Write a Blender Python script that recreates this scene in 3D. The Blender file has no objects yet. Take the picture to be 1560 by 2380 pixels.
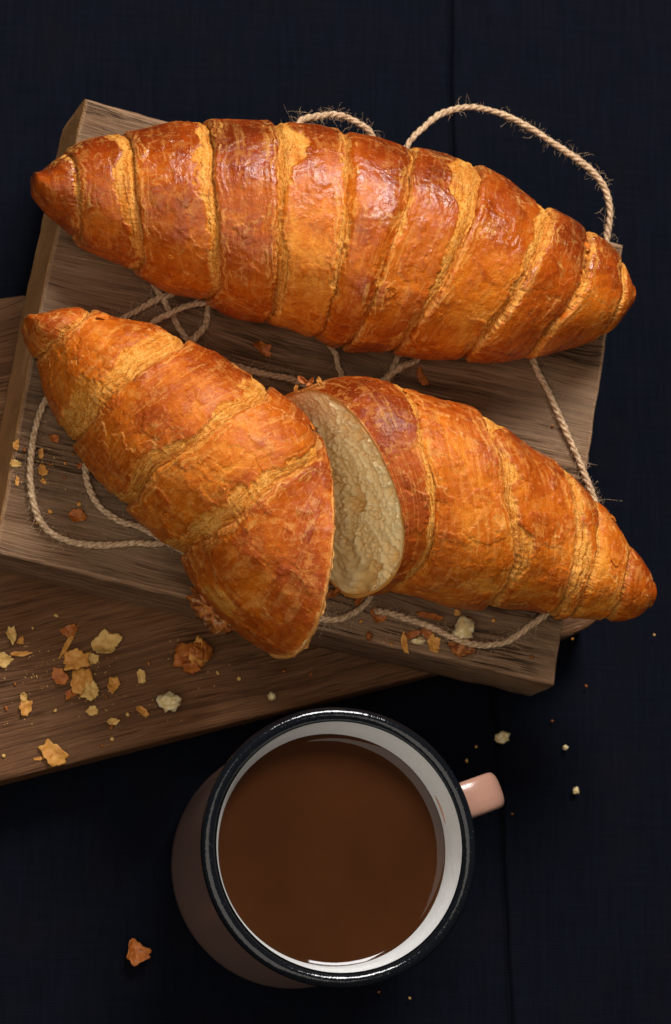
import bpy, bmesh, math, random
import numpy as np

random.seed(7)
rng = np.random.default_rng(11)
scene = bpy.context.scene
COL = scene.collection
CM = 0.01                                    # everything below is worked out in centimetres

# ------------------------------------------------------------------ camera
BOARD_Z, LOW_Z = 5.0, 2.0                    # top of the upper and of the lower board
F_PX, CX, CY = 9500.0, 780.0, 1190.0         # focal length and centre on a 1560 x 2380 frame
TILT, DIST = math.radians(16.5), 132.0
TARGET = np.array([0.0, 0.0, BOARD_Z])
CAM = TARGET + DIST * np.array([-0.783 * math.sin(TILT), -0.622 * math.sin(TILT), math.cos(TILT)])
FWD = (TARGET - CAM) / np.linalg.norm(TARGET - CAM)
RIGHT = np.cross(FWD, np.array([0.0, 1.0, 0.0])); RIGHT /= np.linalg.norm(RIGHT)
UP = np.cross(RIGHT, FWD)
cam_data = bpy.data.cameras.new("camera")
cam = bpy.data.objects.new("camera", cam_data)
COL.objects.link(cam)
from mathutils import Matrix, Vector
M = Matrix.Identity(4)
for i in range(3):
    M[i][0], M[i][1], M[i][2], M[i][3] = RIGHT[i], UP[i], -FWD[i], CAM[i] * CM
cam.matrix_world = M
cam_data.sensor_fit = 'VERTICAL'
cam_data.sensor_height = 36.0
cam_data.lens = F_PX / 2380.0 * 36.0
cam_data.clip_start, cam_data.clip_end = 0.05, 50.0
cam_data.dof.use_dof = True
cam_data.dof.focus_distance = (DIST - 3.6) * CM
cam_data.dof.aperture_fstop = 18.0
scene.camera = cam

# ------------------------------------------------------------------ light
world = bpy.data.worlds.new("World")
scene.world = world
world.use_nodes = True
world.node_tree.nodes["Background"].inputs[0].default_value = (1.0, 0.97, 0.95, 1)
world.node_tree.nodes["Background"].inputs[1].default_value = 0.045


def area(name, loc, aim, sx, sy, energy, color):
    l = bpy.data.lights.new(name, 'AREA')
    l.shape, l.size, l.size_y, l.energy, l.color = 'RECTANGLE', sx, sy, energy, color
    o = bpy.data.objects.new(name, l)
    o.location = loc
    o.rotation_euler = (Vector(aim) - Vector(loc)).to_track_quat('-Z', 'Y').to_euler()
    COL.objects.link(o)
    return o


area("window_light", (0.20, 0.82, 0.98), (0.0, 0.0, 0.04), 0.5, 0.42, 22.5, (1.0, 0.98, 0.97))
area("camera_side_fill", (-0.46, -0.36, 1.30), (0.0, 0.0, 0.04), 1.5, 1.5, 11.0, (1.0, 0.91, 0.80))  # added camera-side fill, no source in view, brightens the cut crumb face
scene.view_settings.view_transform = 'Standard'
scene.view_settings.look = 'None'
scene.view_settings.exposure = 0.0
scene.view_settings.gamma = 1.0
scene.render.engine = 'CYCLES'
scene.cycles.use_denoising = True
scene.cycles.max_bounces = 8


# ------------------------------------------------------------------ helpers
def unproj(x, y, z):
    """picture point + height (cm) -> world point (cm)"""
    x, y, z = np.broadcast_arrays(np.asarray(x, float), np.asarray(y, float), np.asarray(z, float))
    ray = FWD * F_PX + RIGHT * (x - CX)[..., None] - UP * (y - CY)[..., None]
    t = (z - CAM[2]) / ray[..., 2]
    return CAM + ray * t[..., None]


def proj(P):
    r = P - CAM
    d = r @ FWD
    return CX + F_PX * (r @ RIGHT) / d, CY - F_PX * (r @ UP) / d


_perm = np.tile(rng.permutation(256), 3)
_g = rng.normal(size=(256, 3)); _g /= np.linalg.norm(_g, axis=1)[:, None]


def noise(P, scale=1.0, seed=0.0):
    """gradient noise, about -1..1"""
    P = np.asarray(P, float) * scale + seed * 17.31
    i = np.floor(P).astype(np.int64); f = P - i; i &= 255
    u = f * f * f * (f * (f * 6 - 15) + 10)
    out = 0.0
    for dx in (0, 1):
        wx = u[..., 0] if dx else 1 - u[..., 0]
        a = _perm[i[..., 0] + dx]
        for dy in (0, 1):
            wy = u[..., 1] if dy else 1 - u[..., 1]
            b = _perm[a + i[..., 1] + dy]
            for dz in (0, 1):
                wz = u[..., 2] if dz else 1 - u[..., 2]
                g = _g[_perm[b + i[..., 2] + dz]]
                out = out + wx * wy * wz * ((f[..., 0] - dx) * g[..., 0] + (f[..., 1] - dy) * g[..., 1] + (f[..., 2] - dz) * g[..., 2])
    return out * 1.6


def fbm(P, scale, seed=0, octaves=3):
    s, a, t = 0.0, 1.0, 0.0
    for k in range(octaves):
        s = s + a * noise(P, scale * 2.03 ** k, seed + k * 3.7); t += a; a *= 0.5
    return s / t


def sstep(a, b, x):
    t = np.clip((x - a) / (b - a), 0, 1)
    return t * t * (3 - 2 * t)


def mesh_obj(name, verts, faces, mat, parent=None, smooth=True, attrs=None, origin=None):
    """verts in cm; origin (cm) moves the object's origin"""
    V = np.asarray(verts, float)
    o0 = np.zeros(3) if origin is None else np.asarray(origin, float)
    me = bpy.data.meshes.new(name)
    F = np.asarray(faces) if not isinstance(faces, list) else None
    if F is not None:
        n, k = F.shape
        me.vertices.add(len(V)); me.vertices.foreach_set("co", ((V - o0) * CM).ravel())
        me.loops.add(n * k); me.loops.foreach_set("vertex_index", F.ravel().astype(np.int32))
        me.polygons.add(n); me.polygons.foreach_set("loop_start", (np.arange(n) * k).astype(np.int32))
        me.update(calc_edges=True)
        me.validate()
    else:
        me.from_pydata([tuple(v) for v in (V - o0) * CM], [], faces)
        me.update()
    if smooth:
        me.polygons.foreach_set("use_smooth", [True] * len(me.polygons))
    for k, a in (attrs or {}).items():
        at = me.attributes.new(k, 'FLOAT', 'POINT')
        at.data.foreach_set("value", np.asarray(a, np.float32).ravel())
    me.materials.append(mat)
    o = bpy.data.objects.new(name, me)
    o.location = Vector(o0 * CM)
    COL.objects.link(o)
    if parent is not None:
        o.parent = parent
        o.location = Vector(o0 * CM) - parent.location
    return o


def grid_faces(nu, nv, wrap=False):
    a = np.arange(nu * nv).reshape(nu, nv)
    if wrap:
        a = np.concatenate([a, a[:, :1]], 1)
    return np.stack([a[:-1, :-1], a[1:, :-1], a[1:, 1:], a[:-1, 1:]], -1).reshape(-1, 4)


def empty(name, loc):
    o = bpy.data.objects.new(name, None)
    o.empty_display_size = 0.01
    o.location = Vector(np.asarray(loc) * CM)
    COL.objects.link(o)
    return o


def tag(o, label=None, cat=None, group=None, kind=None):
    if label: o["label"] = label
    if cat: o["category"] = cat
    if group: o["group"] = group
    if kind: o["kind"] = kind
    return o


def spline(pts, step):
    """Catmull-Rom through pts (n,d), resampled to an even step"""
    P = np.asarray(pts, float)
    Q = np.vstack([2 * P[0] - P[1], P, 2 * P[-1] - P[-2]])
    out = []
    for k in range(1, len(Q) - 2):
        t = np.linspace(0, 1, 24, endpoint=False)[:, None]
        a, b, c, d = Q[k - 1], Q[k], Q[k + 1], Q[k + 2]
        out.append(0.5 * (2 * b + (c - a) * t + (2 * a - 5 * b + 4 * c - d) * t ** 2 + (3 * b - a - 3 * c + d) * t ** 3))
    out = np.vstack(out + [P[-1:]])
    L = np.r_[0, np.cumsum(np.linalg.norm(np.diff(out, axis=0), axis=1))]
    s = np.linspace(0, L[-1], max(4, int(L[-1] / step)))
    return np.stack([np.interp(s, L, out[:, k]) for k in range(P.shape[1])], 1)


# ------------------------------------------------------------------ materials
class Mat:
    def __init__(self, name):
        self.m = bpy.data.materials.new(name); self.m.use_nodes = True
        self.t = self.m.node_tree; self.b = self.t.nodes["Principled BSDF"]

    def n(self, typ, ins=None, **props):
        nd = self.t.nodes.new(typ)
        for k, v in props.items(): setattr(nd, k, v)
        for k, v in (ins or {}).items(): self.put(nd.inputs[k], v)
        return nd

    def put(self, sock, v):
        if hasattr(v, "links") or isinstance(v, bpy.types.NodeSocket): self.t.links.new(v, sock)
        else:
            if isinstance(v, tuple) and len(v) == 3 and sock.type == 'RGBA': v = v + (1,)
            sock.default_value = v

    def ramp(self, fac, stops, interp='LINEAR'):
        r = self.n("ShaderNodeValToRGB", {"Fac": fac}); r.color_ramp.interpolation = interp
        e = r.color_ramp.elements
        while len(e) < len(stops): e.new(0.5)
        for el, (p, c) in zip(e, stops):
            el.position = p; el.color = (c if isinstance(c, tuple) else (c, c, c)) + (1,)
        return r.outputs["Color"]

    def mix(self, fac, a, b, mode='MIX'):
        nd = self.t.nodes.new("ShaderNodeMix"); nd.data_type = 'RGBA'; nd.blend_type = mode
        self.put(nd.inputs[0], fac); self.put(nd.inputs[6], a); self.put(nd.inputs[7], b)
        return nd.outputs[2]

    def math(self, op, a, b=0.0, clamp=False):
        nd = self.n("ShaderNodeMath", {0: a, 1: b}, operation=op); nd.use_clamp = clamp
        return nd.outputs[0]

    def noise(self, vec, scale, detail=4.0, rough=0.55, dist=0.0):
        return self.n("ShaderNodeTexNoise", {"Vector": vec, "Scale": scale, "Detail": detail, "Roughness": rough, "Distortion": dist}).outputs["Fac"]

    def coords(self, scale=(1, 1, 1), out="Object"):
        tc = self.n("ShaderNodeTexCoord")
        return self.n("ShaderNodeMapping", {"Vector": tc.outputs[out], "Scale": scale}).outputs[0]

    def attr(self, name):
        return self.n("ShaderNodeAttribute", attribute_name=name).outputs["Fac"]

    def bump(self, h, strength, dist, normal=None):
        ins = {"Height": h, "Strength": strength, "Distance": dist}
        if normal is not None: ins["Normal"] = normal
        return self.n("ShaderNodeBump", ins).outputs[0]

    def out(self, **kw):
        for k, v in kw.items(): self.put(self.b.inputs[k.replace("_", " ")], v)
        return self.m


def crust_material():
    m = Mat("baked_crust")
    v = m.coords((100, 100, 100))                       # 1 = 1 cm
    bake, pale, edge, flak, gloss, streak = (m.attr(k) for k in ("bake", "pale", "edge", "flak", "gloss", "streak"))
    nv = m.n("ShaderNodeTexNoise", {"Vector": v, "Scale": 1.6, "Detail": 4.0}).outputs["Color"]
    dv = m.n("ShaderNodeVectorMath", {0: nv, 1: (0.9, 0.9, 0.9)}, operation='MULTIPLY').outputs[0]
    vd = m.n("ShaderNodeVectorMath", {0: v, 1: dv}, operation='ADD').outputs[0]
    n1 = m.noise(v, 0.9, 5, 0.6)
    n2 = m.noise(v, 3.2, 5, 0.62)
    n3 = m.noise(v, 13, 3, 0.6)
    n4 = m.noise(v, 34, 2, 0.6)
    # thin sheets of skin, each baked a little differently, with broken golden borders
    sheet = m.n("ShaderNodeTexVoronoi", {"Vector": vd, "Scale": 0.62, "Randomness": 1.0})
    border = m.n("ShaderNodeTexVoronoi", {"Vector": vd, "Scale": 0.62, "Randomness": 1.0}, feature='DISTANCE_TO_EDGE').outputs["Distance"]
    sep = m.n("ShaderNodeSeparateColor", {"Color": sheet.outputs["Color"]}).outputs[0]
    b = m.math('ADD', bake, m.math('MULTIPLY', m.math('SUBTRACT', n1, 0.5), 0.55))
    b = m.math('ADD', b, m.math('MULTIPLY', m.math('SUBTRACT', n2, 0.5), 0.45))
    b = m.math('ADD', b, m.math('MULTIPLY', m.math('SUBTRACT', sep, 0.5), m.math('MULTIPLY', flak, 0.22)))
    b = m.math('ADD', b, m.math('MULTIPLY', m.math('SUBTRACT', n3, 0.5), 0.22), True)
    glaze = m.ramp(b, [(0.0, (0.78, 0.28, 0.030)), (0.22, (0.59, 0.138, 0.006)), (0.46, (0.40, 0.068, 0.0024)), (0.72, (0.25, 0.030, 0.0014)), (1.0, (0.13, 0.013, 0.001))])
    # mottled spots where the skin has blistered or come away
    mott = m.ramp(m.noise(v, 2.6, 6, 0.62), [(0.535, 0.0), (0.575, 1.0)])
    mott = m.math('MULTIPLY', mott, m.math('MULTIPLY', m.ramp(m.noise(v, 0.7, 3), [(0.40, 0.0), (0.56, 1.0)]), m.math('ADD', 0.10, m.math('MULTIPLY', flak, 0.55))))
    vo = m.n("ShaderNodeTexVoronoi", {"Vector": v, "Scale": 3.4, "Randomness": 1.0})
    blister = m.ramp(m.math('ADD', vo.outputs["Distance"], m.math('MULTIPLY', m.math('SUBTRACT', n3, 0.5), 0.5)), [(0.08, 0.7), (0.16, 0.0)])
    blister = m.math('MULTIPLY', blister, m.ramp(n1, [(0.46, 0.0), (0.6, 0.9)]))
    dots = m.math('MULTIPLY', m.ramp(m.noise(v, 9.0, 2, 0.5), [(0.62, 0.0), (0.68, 1.0)]), m.math('MULTIPLY', flak, 0.8))
    c = m.mix(m.math('MAXIMUM', m.math('MAXIMUM', mott, blister), dots), glaze, m.mix(0.50, glaze, (0.84, 0.38, 0.075)))
    crack = m.math('MULTIPLY', m.ramp(border, [(0.0, 1.0), (0.016, 0.0)]), m.math('MULTIPLY', flak, m.ramp(m.noise(v, 1.1, 3), [(0.47, 0.0), (0.57, 1.0)])))
    c = m.mix(m.math('MULTIPLY', crack, 0.8), c, m.mix(0.35, (0.70, 0.34, 0.08), glaze))
    rough_col = m.ramp(m.math('ADD', m.math('MULTIPLY', n2, 0.45), m.math('ADD', m.math('MULTIPLY', n3, 0.35), m.math('MULTIPLY', n4, 0.20))), [(0.36, (0.40, 0.10, 0.007)), (0.48, (0.68, 0.24, 0.026)), (0.62, (0.88, 0.47, 0.11))])
    c = m.mix(m.math('MULTIPLY', pale, 0.9), c, rough_col)
    c = m.mix(m.math('MULTIPLY', m.ramp(streak, [(0.72, 0.0), (0.96, 1.0)]), 0.8), c, (0.20, 0.036, 0.003))
    c = m.mix(m.math('MULTIPLY', m.ramp(streak, [(0.30, 0.0), (0.45, 1.0), (0.6, 1.0), (0.70, 0.0)]), 0.35), c, (0.88, 0.46, 0.10))
    lv = m.n("ShaderNodeCombineXYZ", {"X": m.math('MULTIPLY', m.attr("bu"), 7.0), "Y": m.math('MULTIPLY', m.attr("bp"), 0.75), "Z": m.math('MULTIPLY', n1, 1.5)}).outputs[0]
    lam = m.n("ShaderNodeTexNoise", {"Vector": lv, "Scale": 1.0, "Detail": 5.0, "Roughness": 0.62, "Distortion": 0.5}).outputs["Fac"]
    lmask = m.math('MULTIPLY', m.ramp(m.noise(v, 0.8, 3), [(0.36, 0.25), (0.6, 1.0)]), m.math('ADD', m.math('MULTIPLY', pale, 0.55), m.math('ADD', 0.10, m.math('MULTIPLY', flak, 0.38))), True)
    c = m.mix(m.math('MULTIPLY', m.ramp(lam, [(0.53, 0.0), (0.62, 1.0)]), lmask), c, m.mix(0.4, (0.90, 0.46, 0.11), c))
    c = m.mix(m.math('MULTIPLY', m.ramp(lam, [(0.36, 1.0), (0.45, 0.0)]), lmask), c, m.mix(0.3, (0.20, 0.034, 0.002), c))
    c = m.mix(m.math('MULTIPLY', edge, 0.75), c, m.mix(0.25, (0.76, 0.40, 0.11), c))
    c = m.mix(m.ramp(n4, [(0.36, 0.5), (0.5, 0.0)]), c, (0.22, 0.045, 0.004))
    c = m.mix(m.math('MULTIPLY', m.ramp(n3, [(0.30, 1.0), (0.40, 0.0)]), 0.45), c, (0.20, 0.030, 0.002))
    h = m.math('ADD', m.math('MULTIPLY', n2, 0.95), m.math('MULTIPLY', n3, 0.16))
    h = m.math('ADD', h, m.math('MULTIPLY', flak, m.math('ADD', m.math('MULTIPLY', sep, 0.35), m.math('MULTIPLY', n4, 0.12))))
    hp = m.math('ADD', m.math('MULTIPLY', n3, 0.9), m.math('MULTIPLY', n4, 0.8))
    hh = m.math('ADD', m.math('MULTIPLY', h, m.math('SUBTRACT', 1.0, pale)), m.math('MULTIPLY', hp, m.math('MULTIPLY', pale, 0.55)))
    hh = m.math('ADD', hh, m.math('MULTIPLY', lam, m.math('MULTIPLY', lmask, 1.6)))
    nb = m.bump(hh, 0.55, 0.0010)
    gl = m.math('MULTIPLY', gloss, m.math('SUBTRACT', 1.0, pale))
    gl = m.math('MULTIPLY', gl, m.ramp(n1, [(0.38, 0.35), (0.58, 1.0)]))
    r = m.math('SUBTRACT', 0.52, m.math('MULTIPLY', gl, 0.46), True)
    sp = m.math('ADD', 0.07, m.math('MULTIPLY', gl, 0.45))
    return m.out(Base_Color=c, Roughness=r, Normal=nb, Specular_IOR_Level=sp)


def crumb_material(name="soft_crumb", base=(0.98, 0.77, 0.41), hole=(0.90, 0.58, 0.21)):
    m = Mat(name)
    v = m.coords((100, 100, 100))
    d = m.attr("hole")
    n = m.noise(v, 5, 5, 0.6)
    c = m.mix(d, base, hole)
    c = m.mix(m.ramp(n, [(0.55, 0.0), (0.8, 0.6)]), c, (0.98, 0.82, 0.52))
    c = m.mix(m.attr("edge"), c, (0.60, 0.27, 0.05))
    nb = m.bump(m.noise(v, 11, 3, 0.6), 0.35, 0.0006)
    return m.out(Base_Color=c, Roughness=0.65, Normal=nb, Specular_IOR_Level=0.25)


def flake_material(name, c0, c1, rough=0.5):
    m = Mat(name)
    v = m.coords((100, 100, 100))
    n = m.noise(v, 4, 5, 0.6)
    c = m.ramp(n, [(0.3, c0), (0.7, c1)])
    return m.out(Base_Color=c, Roughness=rough, Normal=m.bump(m.noise(v, 14, 4, 0.6), 0.5, 0.0006), Specular_IOR_Level=0.3)


def wood_material(name, dark, mid, light, grey, contrast, crack):
    """grain runs along the object's own X"""
    m = Mat(name)
    p = m.coords((100, 100, 100))
    warp = m.noise(m.coords((14, 30, 30)), 1.0, 2, 0.5)
    w = m.n("ShaderNodeVectorMath", {0: p, 1: (0, 0, 0)}, operation='ADD')
    cmb = m.n("ShaderNodeCombineXYZ", {"Y": m.math('MULTIPLY', m.math('SUBTRACT', warp, 0.5), 0.9)})
    m.t.links.new(cmb.outputs[0], w.inputs[1])

    def stretched(sx, sy, sz=None):
        return m.n("ShaderNodeMapping", {"Vector": w.outputs[0], "Scale": (sx, sy, sz or sy)}).outputs[0]
    rings = m.noise(stretched(0.045, 0.85), 1.0, 4, 0.6)
    grain = m.noise(stretched(0.13, 5.0), 1.0, 5, 0.65)
    fibre = m.noise(stretched(0.55, 20.0), 1.0, 4, 0.65)
    pores = m.noise(stretched(0.55, 13.0), 1.3, 2, 0.5)
    cracks = m.noise(stretched(0.05, 1.25), 1.0, 5, 0.7)
    blot = m.noise(p, 0.28, 4, 0.6)
    f = m.math('ADD', m.math('MULTIPLY', rings, 0.38), m.math('ADD', m.math('MULTIPLY', grain, 0.36), m.math('MULTIPLY', fibre, 0.26)))
    c = m.ramp(f, [(0.5 - contrast, dark), (0.5, mid), (0.5 + contrast, light)])
    c = m.mix(m.ramp(blot, [(0.40, 0.0), (0.68, 0.55)]), c, grey)
    c = m.mix(m.ramp(pores, [(0.30, 0.75), (0.42, 0.0)]), c, dark)
    ck = m.ramp(m.math('ABSOLUTE', m.math('SUBTRACT', cracks, 0.5)), [(0.0, 1.0), (0.022, 0.0)])
    ck = m.math('MULTIPLY', ck, m.ramp(m.noise(stretched(0.10, 0.35), 1.0, 2, 0.5), [(0.48, 0.0), (0.60, crack)]))
    c = m.mix(ck, c, (0.02, 0.013, 0.009))
    scuff = m.noise(m.n("ShaderNodeMapping", {"Vector": p, "Scale": (0.9, 7.0, 3), "Rotation": (0, 0, 0.25)}).outputs[0], 1.0, 4, 0.7)
    sc = m.math('MULTIPLY', m.ramp(scuff, [(0.62, 0.0), (0.72, 0.55)]), m.ramp(blot, [(0.38, 0.0), (0.58, 1.0)]))
    c = m.mix(sc, c, tuple(min(1, x * 1.55 + 0.05) for x in light))
    for rot, thr in ((0.62, 0.735), (-0.35, 0.745)):      # knife marks
        cut = m.noise(m.n("ShaderNodeMapping", {"Vector": p, "Scale": (0.30, 11.0, 3), "Rotation": (0, 0, rot)}).outputs[0], 1.0, 1, 0.4)
        c = m.mix(m.ramp(cut, [(thr, 0.0), (thr + 0.02, 0.35)]), c, tuple(min(1, x * 1.4 + 0.04) for x in light))
    h = m.math('SUBTRACT', m.math('ADD', m.math('MULTIPLY', grain, 0.6), m.math('MULTIPLY', fibre, 0.6)), m.math('MULTIPLY', ck, 1.6))
    return m.out(Base_Color=c, Roughness=m.math('ADD', 0.5, m.math('MULTIPLY', fibre, 0.25)), Normal=m.bump(h, 0.7, 0.0012), Specular_IOR_Level=0.15)


def cloth_material():
    m = Mat("dark_cloth")
    p = m.coords((100, 100, 100))
    wx = m.n("ShaderNodeTexWave", {"Vector": p, "Scale": 3.1, "Distortion": 1.2, "Detail": 2, "Detail Scale": 2}, wave_type='BANDS', bands_direction='X').outputs["Fac"]
    wy = m.n("ShaderNodeTexWave", {"Vector": p, "Scale": 3.1, "Distortion": 1.2, "Detail": 2, "Detail Scale": 2}, wave_type='BANDS', bands_direction='Y').outputs["Fac"]
    slub = m.noise(m.n("ShaderNodeMapping", {"Vector": p, "Scale": (7, 0.5, 1)}).outputs[0], 1.0, 4, 0.6)
    slub2 = m.noise(m.n("ShaderNodeMapping", {"Vector": p, "Scale": (0.5, 7, 1)}).outputs[0], 1.0, 4, 0.6)
    f = m.math('ADD', m.math('MULTIPLY', slub, 0.6), m.math('MULTIPLY', slub2, 0.4))
    c = m.ramp(f, [(0.32, (0.0022, 0.0029, 0.0055)), (0.5, (0.0030, 0.0039, 0.0075)), (0.7, (0.0040, 0.0051, 0.0096))])
    c = m.mix(m.ramp(m.noise(p, 0.5, 4), [(0.45, 0.0), (0.7, 0.35)]), c, (0.0055, 0.0042, 0.0062))
    h = m.math('ADD', m.math('ADD', wx, wy), m.math('MULTIPLY', f, 1.5))
    return m.out(Base_Color=c, Roughness=0.9, Normal=m.bump(h, 0.16, 0.0005), Specular_IOR_Level=0.04)


def plain(name, col, rough=0.4, **kw):
    m = Mat(name)
    return m.out(Base_Color=col, Roughness=rough, **kw)


CRUST = crust_material()
CRUMB = crumb_material()
CRUMB_WHITE = crumb_material("pale_crumb", (0.80, 0.68, 0.42), (0.60, 0.42, 0.16))
CRUMB_BROWN = crumb_material("toasted_crumb", (0.42, 0.135, 0.022), (0.15, 0.035, 0.006))
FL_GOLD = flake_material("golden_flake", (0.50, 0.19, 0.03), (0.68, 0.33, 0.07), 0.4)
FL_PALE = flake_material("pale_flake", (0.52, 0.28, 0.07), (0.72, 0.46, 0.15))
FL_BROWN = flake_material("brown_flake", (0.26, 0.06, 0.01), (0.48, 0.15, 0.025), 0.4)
WOOD_UP = wood_material("weathered_wood", (0.055, 0.026, 0.012), (0.185, 0.099, 0.049), (0.31, 0.188, 0.106), (0.24, 0.157, 0.095), 0.11, 0.9)
WOOD_LOW = wood_material("warm_brown_wood", (0.046, 0.018, 0.007), (0.135, 0.057, 0.022), (0.21, 0.100, 0.044), (0.145, 0.074, 0.038), 0.11, 0.5)
WOOD_SAP = wood_material("pale_sapwood", (0.34, 0.155, 0.055), (0.48, 0.24, 0.09), (0.58, 0.32, 0.135), (0.42, 0.21, 0.086), 0.17, 0.2)
WOOD_WORN = wood_material("worn_wood_edge", (0.15, 0.075, 0.036), (0.28, 0.155, 0.080), (0.40, 0.25, 0.15), (0.28, 0.18, 0.11), 0.17, 0.3)
CLOTH = cloth_material()


def jute_material():
    m = Mat("jute")
    v = m.coords((100, 100, 100))
    n = m.noise(v, 9, 4, 0.65)
    c = m.ramp(n, [(0.3, (0.29, 0.17, 0.085)), (0.5, (0.57, 0.38, 0.22)), (0.72, (0.80, 0.60, 0.40))])
    return m.out(Base_Color=c, Roughness=0.8, Normal=m.bump(m.noise(v, 30, 3), 0.6, 0.0005), Specular_IOR_Level=0.2)


JUTE = jute_material()


# ------------------------------------------------------------------ setting: the dark cloth
def build_cloth():
    n = 420
    t = np.linspace(-1, 1, 360)
    d1 = np.sign(t) * (0.9 * np.abs(t) + 27 * np.abs(t) ** 3)
    ys = np.linspace(-30, 30, n)
    D_, Y = np.meshgrid(d1, ys, indexing='ij')
    seam = spline(unproj([1046, 1050, 1054, 1092, 1154, 1172, 1192, 1200], [-900, -100, 350, 1000, 1650, 2000, 2420, 3000], 0.0)[:, :2], 0.2)
    o = np.argsort(seam[:, 1])
    d = D_
    X = D_ + np.interp(Y, seam[o, 1], seam[o, 0]) + 0.03 * noise(np.stack([0 * Y, Y, 0 * Y], -1), 0.7, 4)
    P = np.stack([X, Y, 0 * X], -1)
    Z = 0.10 * noise(P, 0.09, 1) + 0.05 * noise(P, 0.30, 2)
    Z = Z + 0.12 * np.exp(-((d + 0.6) / 0.45) ** 2) - 0.15 * np.exp(-(d / 0.08) ** 2) + 0.07 * sstep(0, 0.2, d) * np.exp(-np.maximum(d, 0) / 3)
    Z = Z - Z.max() - 0.002
    V = np.stack([X, Y, Z], -1).reshape(-1, 3)
    mesh_obj("tablecloth", V, grid_faces(len(d1), n), CLOTH)["kind"] = "structure"


build_cloth()


# ------------------------------------------------------------------ boards
def board(name, outline, z0, z1, mat, grain_dir, label, bevel=0.12, wobble=0.045, lean=0.0, worn=True, slant=None):
    """outline: world xy corners (cm) of the top, counter-clockwise or not; the grain follows grain_dir"""
    P = np.asarray(outline, float)
    pts = []
    for a, b in zip(P, np.roll(P, -1, axis=0)):
        k = max(1, int(np.linalg.norm(b - a) / 0.35))
        for t in np.arange(k) / k: pts.append(a + (b - a) * t)
    Q = np.array(pts)
    if np.sum(Q[:, 0] * np.roll(Q[:, 1], -1) - Q[:, 1] * np.roll(Q[:, 0], -1)) < 0: Q = Q[::-1]
    tan = np.roll(Q, -1, 0) - np.roll(Q, 1, 0); tan /= np.linalg.norm(tan, axis=1)[:, None]
    nor = np.stack([tan[:, 1], -tan[:, 0]], 1)
    rings = []
    H = z1 - z0
    prof = [(-bevel * 1.0, z1), (-bevel * 0.3, z1 - bevel * 0.35), (0, z1 - bevel), (0.01, z1 - H * .3), (0.0, z0 + H * .4), (0, z0 + bevel), (-bevel * 0.3, z0 + bevel * .3), (-bevel, z0)]
    for j, (off, z) in enumerate(prof):
        q3 = np.c_[Q, np.full(len(Q), z)]
        w = wobble * (fbm(q3, 0.9, 5) + 0.5 * noise(q3, 3.1, 8)) * (1.0 if 0 < j < len(prof) - 1 else 0.8)
        extra = 0.05 * np.clip(fbm(q3 * (1, 1, 0.2), 0.55, 21) - 0.1, 0, 1) * (j <= 2)     # worn spots on the rim
        xy = Q + nor * (off + w - extra)[:, None] + nor * (lean * (z1 - z) / H)
        if slant is not None:                     # one side is sawn at a slant
            xy = xy + nor * (sstep(0.6, 0.9, nor @ slant[0]) * slant[1] * (z1 - z) / H)[:, None]
        rings.append(np.c_[xy, np.full(len(Q), z)])
    n = len(Q)
    V = np.vstack(rings)
    c = V.mean(0); c[2] = z0
    ang = math.atan2(grain_dir[1], grain_dir[0])
    R = np.array([[math.cos(-ang), -math.sin(-ang), 0], [math.sin(-ang), math.cos(-ang), 0], [0, 0, 1]])
    V = (V - c) @ R.T
    F = []
    for j in range(len(prof) - 1):
        for k in range(n):
            k2 = (k + 1) % n
            F.append((j * n + k, (j + 1) * n + k, (j + 1) * n + k2, j * n + k2))
    F.append(tuple(range(n)))
    F.append(tuple(range((len(prof) - 1) * n, len(prof) * n))[::-1])
    o = mesh_obj(name, V, F, mat, smooth=False)
    o.location = Vector(c * CM); o.rotation_euler = (0, 0, ang)
    if worn:
        o.data.materials.append(WOOD_SAP); o.data.materials.append(WOOD_WORN)
        for p in o.data.polygons:
            if abs(p.normal.x) > 0.8 and p.center.x < 0: p.material_index = 1
            elif len(p.vertices) == 4 and p.index < 2 * n: p.material_index = 2
    return tag(o, label, "board")


up_px = [(199, 228), (1452, 568), (1411, 790), (1290, 1592), (640, 1441), (-12, 1284), (92, 716)]
up = unproj([p[0] for p in up_px], [p[1] for p in up_px], BOARD_Z)[:, :2]
board("cutting_board", up, LOW_Z, BOARD_Z, WOOD_UP, up[1] - up[0], "thick square grey-brown wooden board carrying the croissants", slant=(-(up[1] - up[0]) / np.linalg.norm(up[1] - up[0]), 0.22))
low_px = [(-260, 1882), (1000, 1566), (1330, 1476), (1378, 1452), (1394, 1436), (1388, 1425), (1340, 1415), (1100, 1150), (860, 800), (600, 720), (75, 683), (0, 692), (-60, 710), (-180, 780), (-260, 900)]
low = unproj([p[0] for p in low_px], [p[1] for p in low_px], LOW_Z)[:, :2]
board("cutting_board", low, 0.0, LOW_Z, WOOD_LOW, low[1] - low[0], "long warm brown board lying underneath, scattered with pastry flakes", bevel=0.14, wobble=0.02, worn=False)


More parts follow.
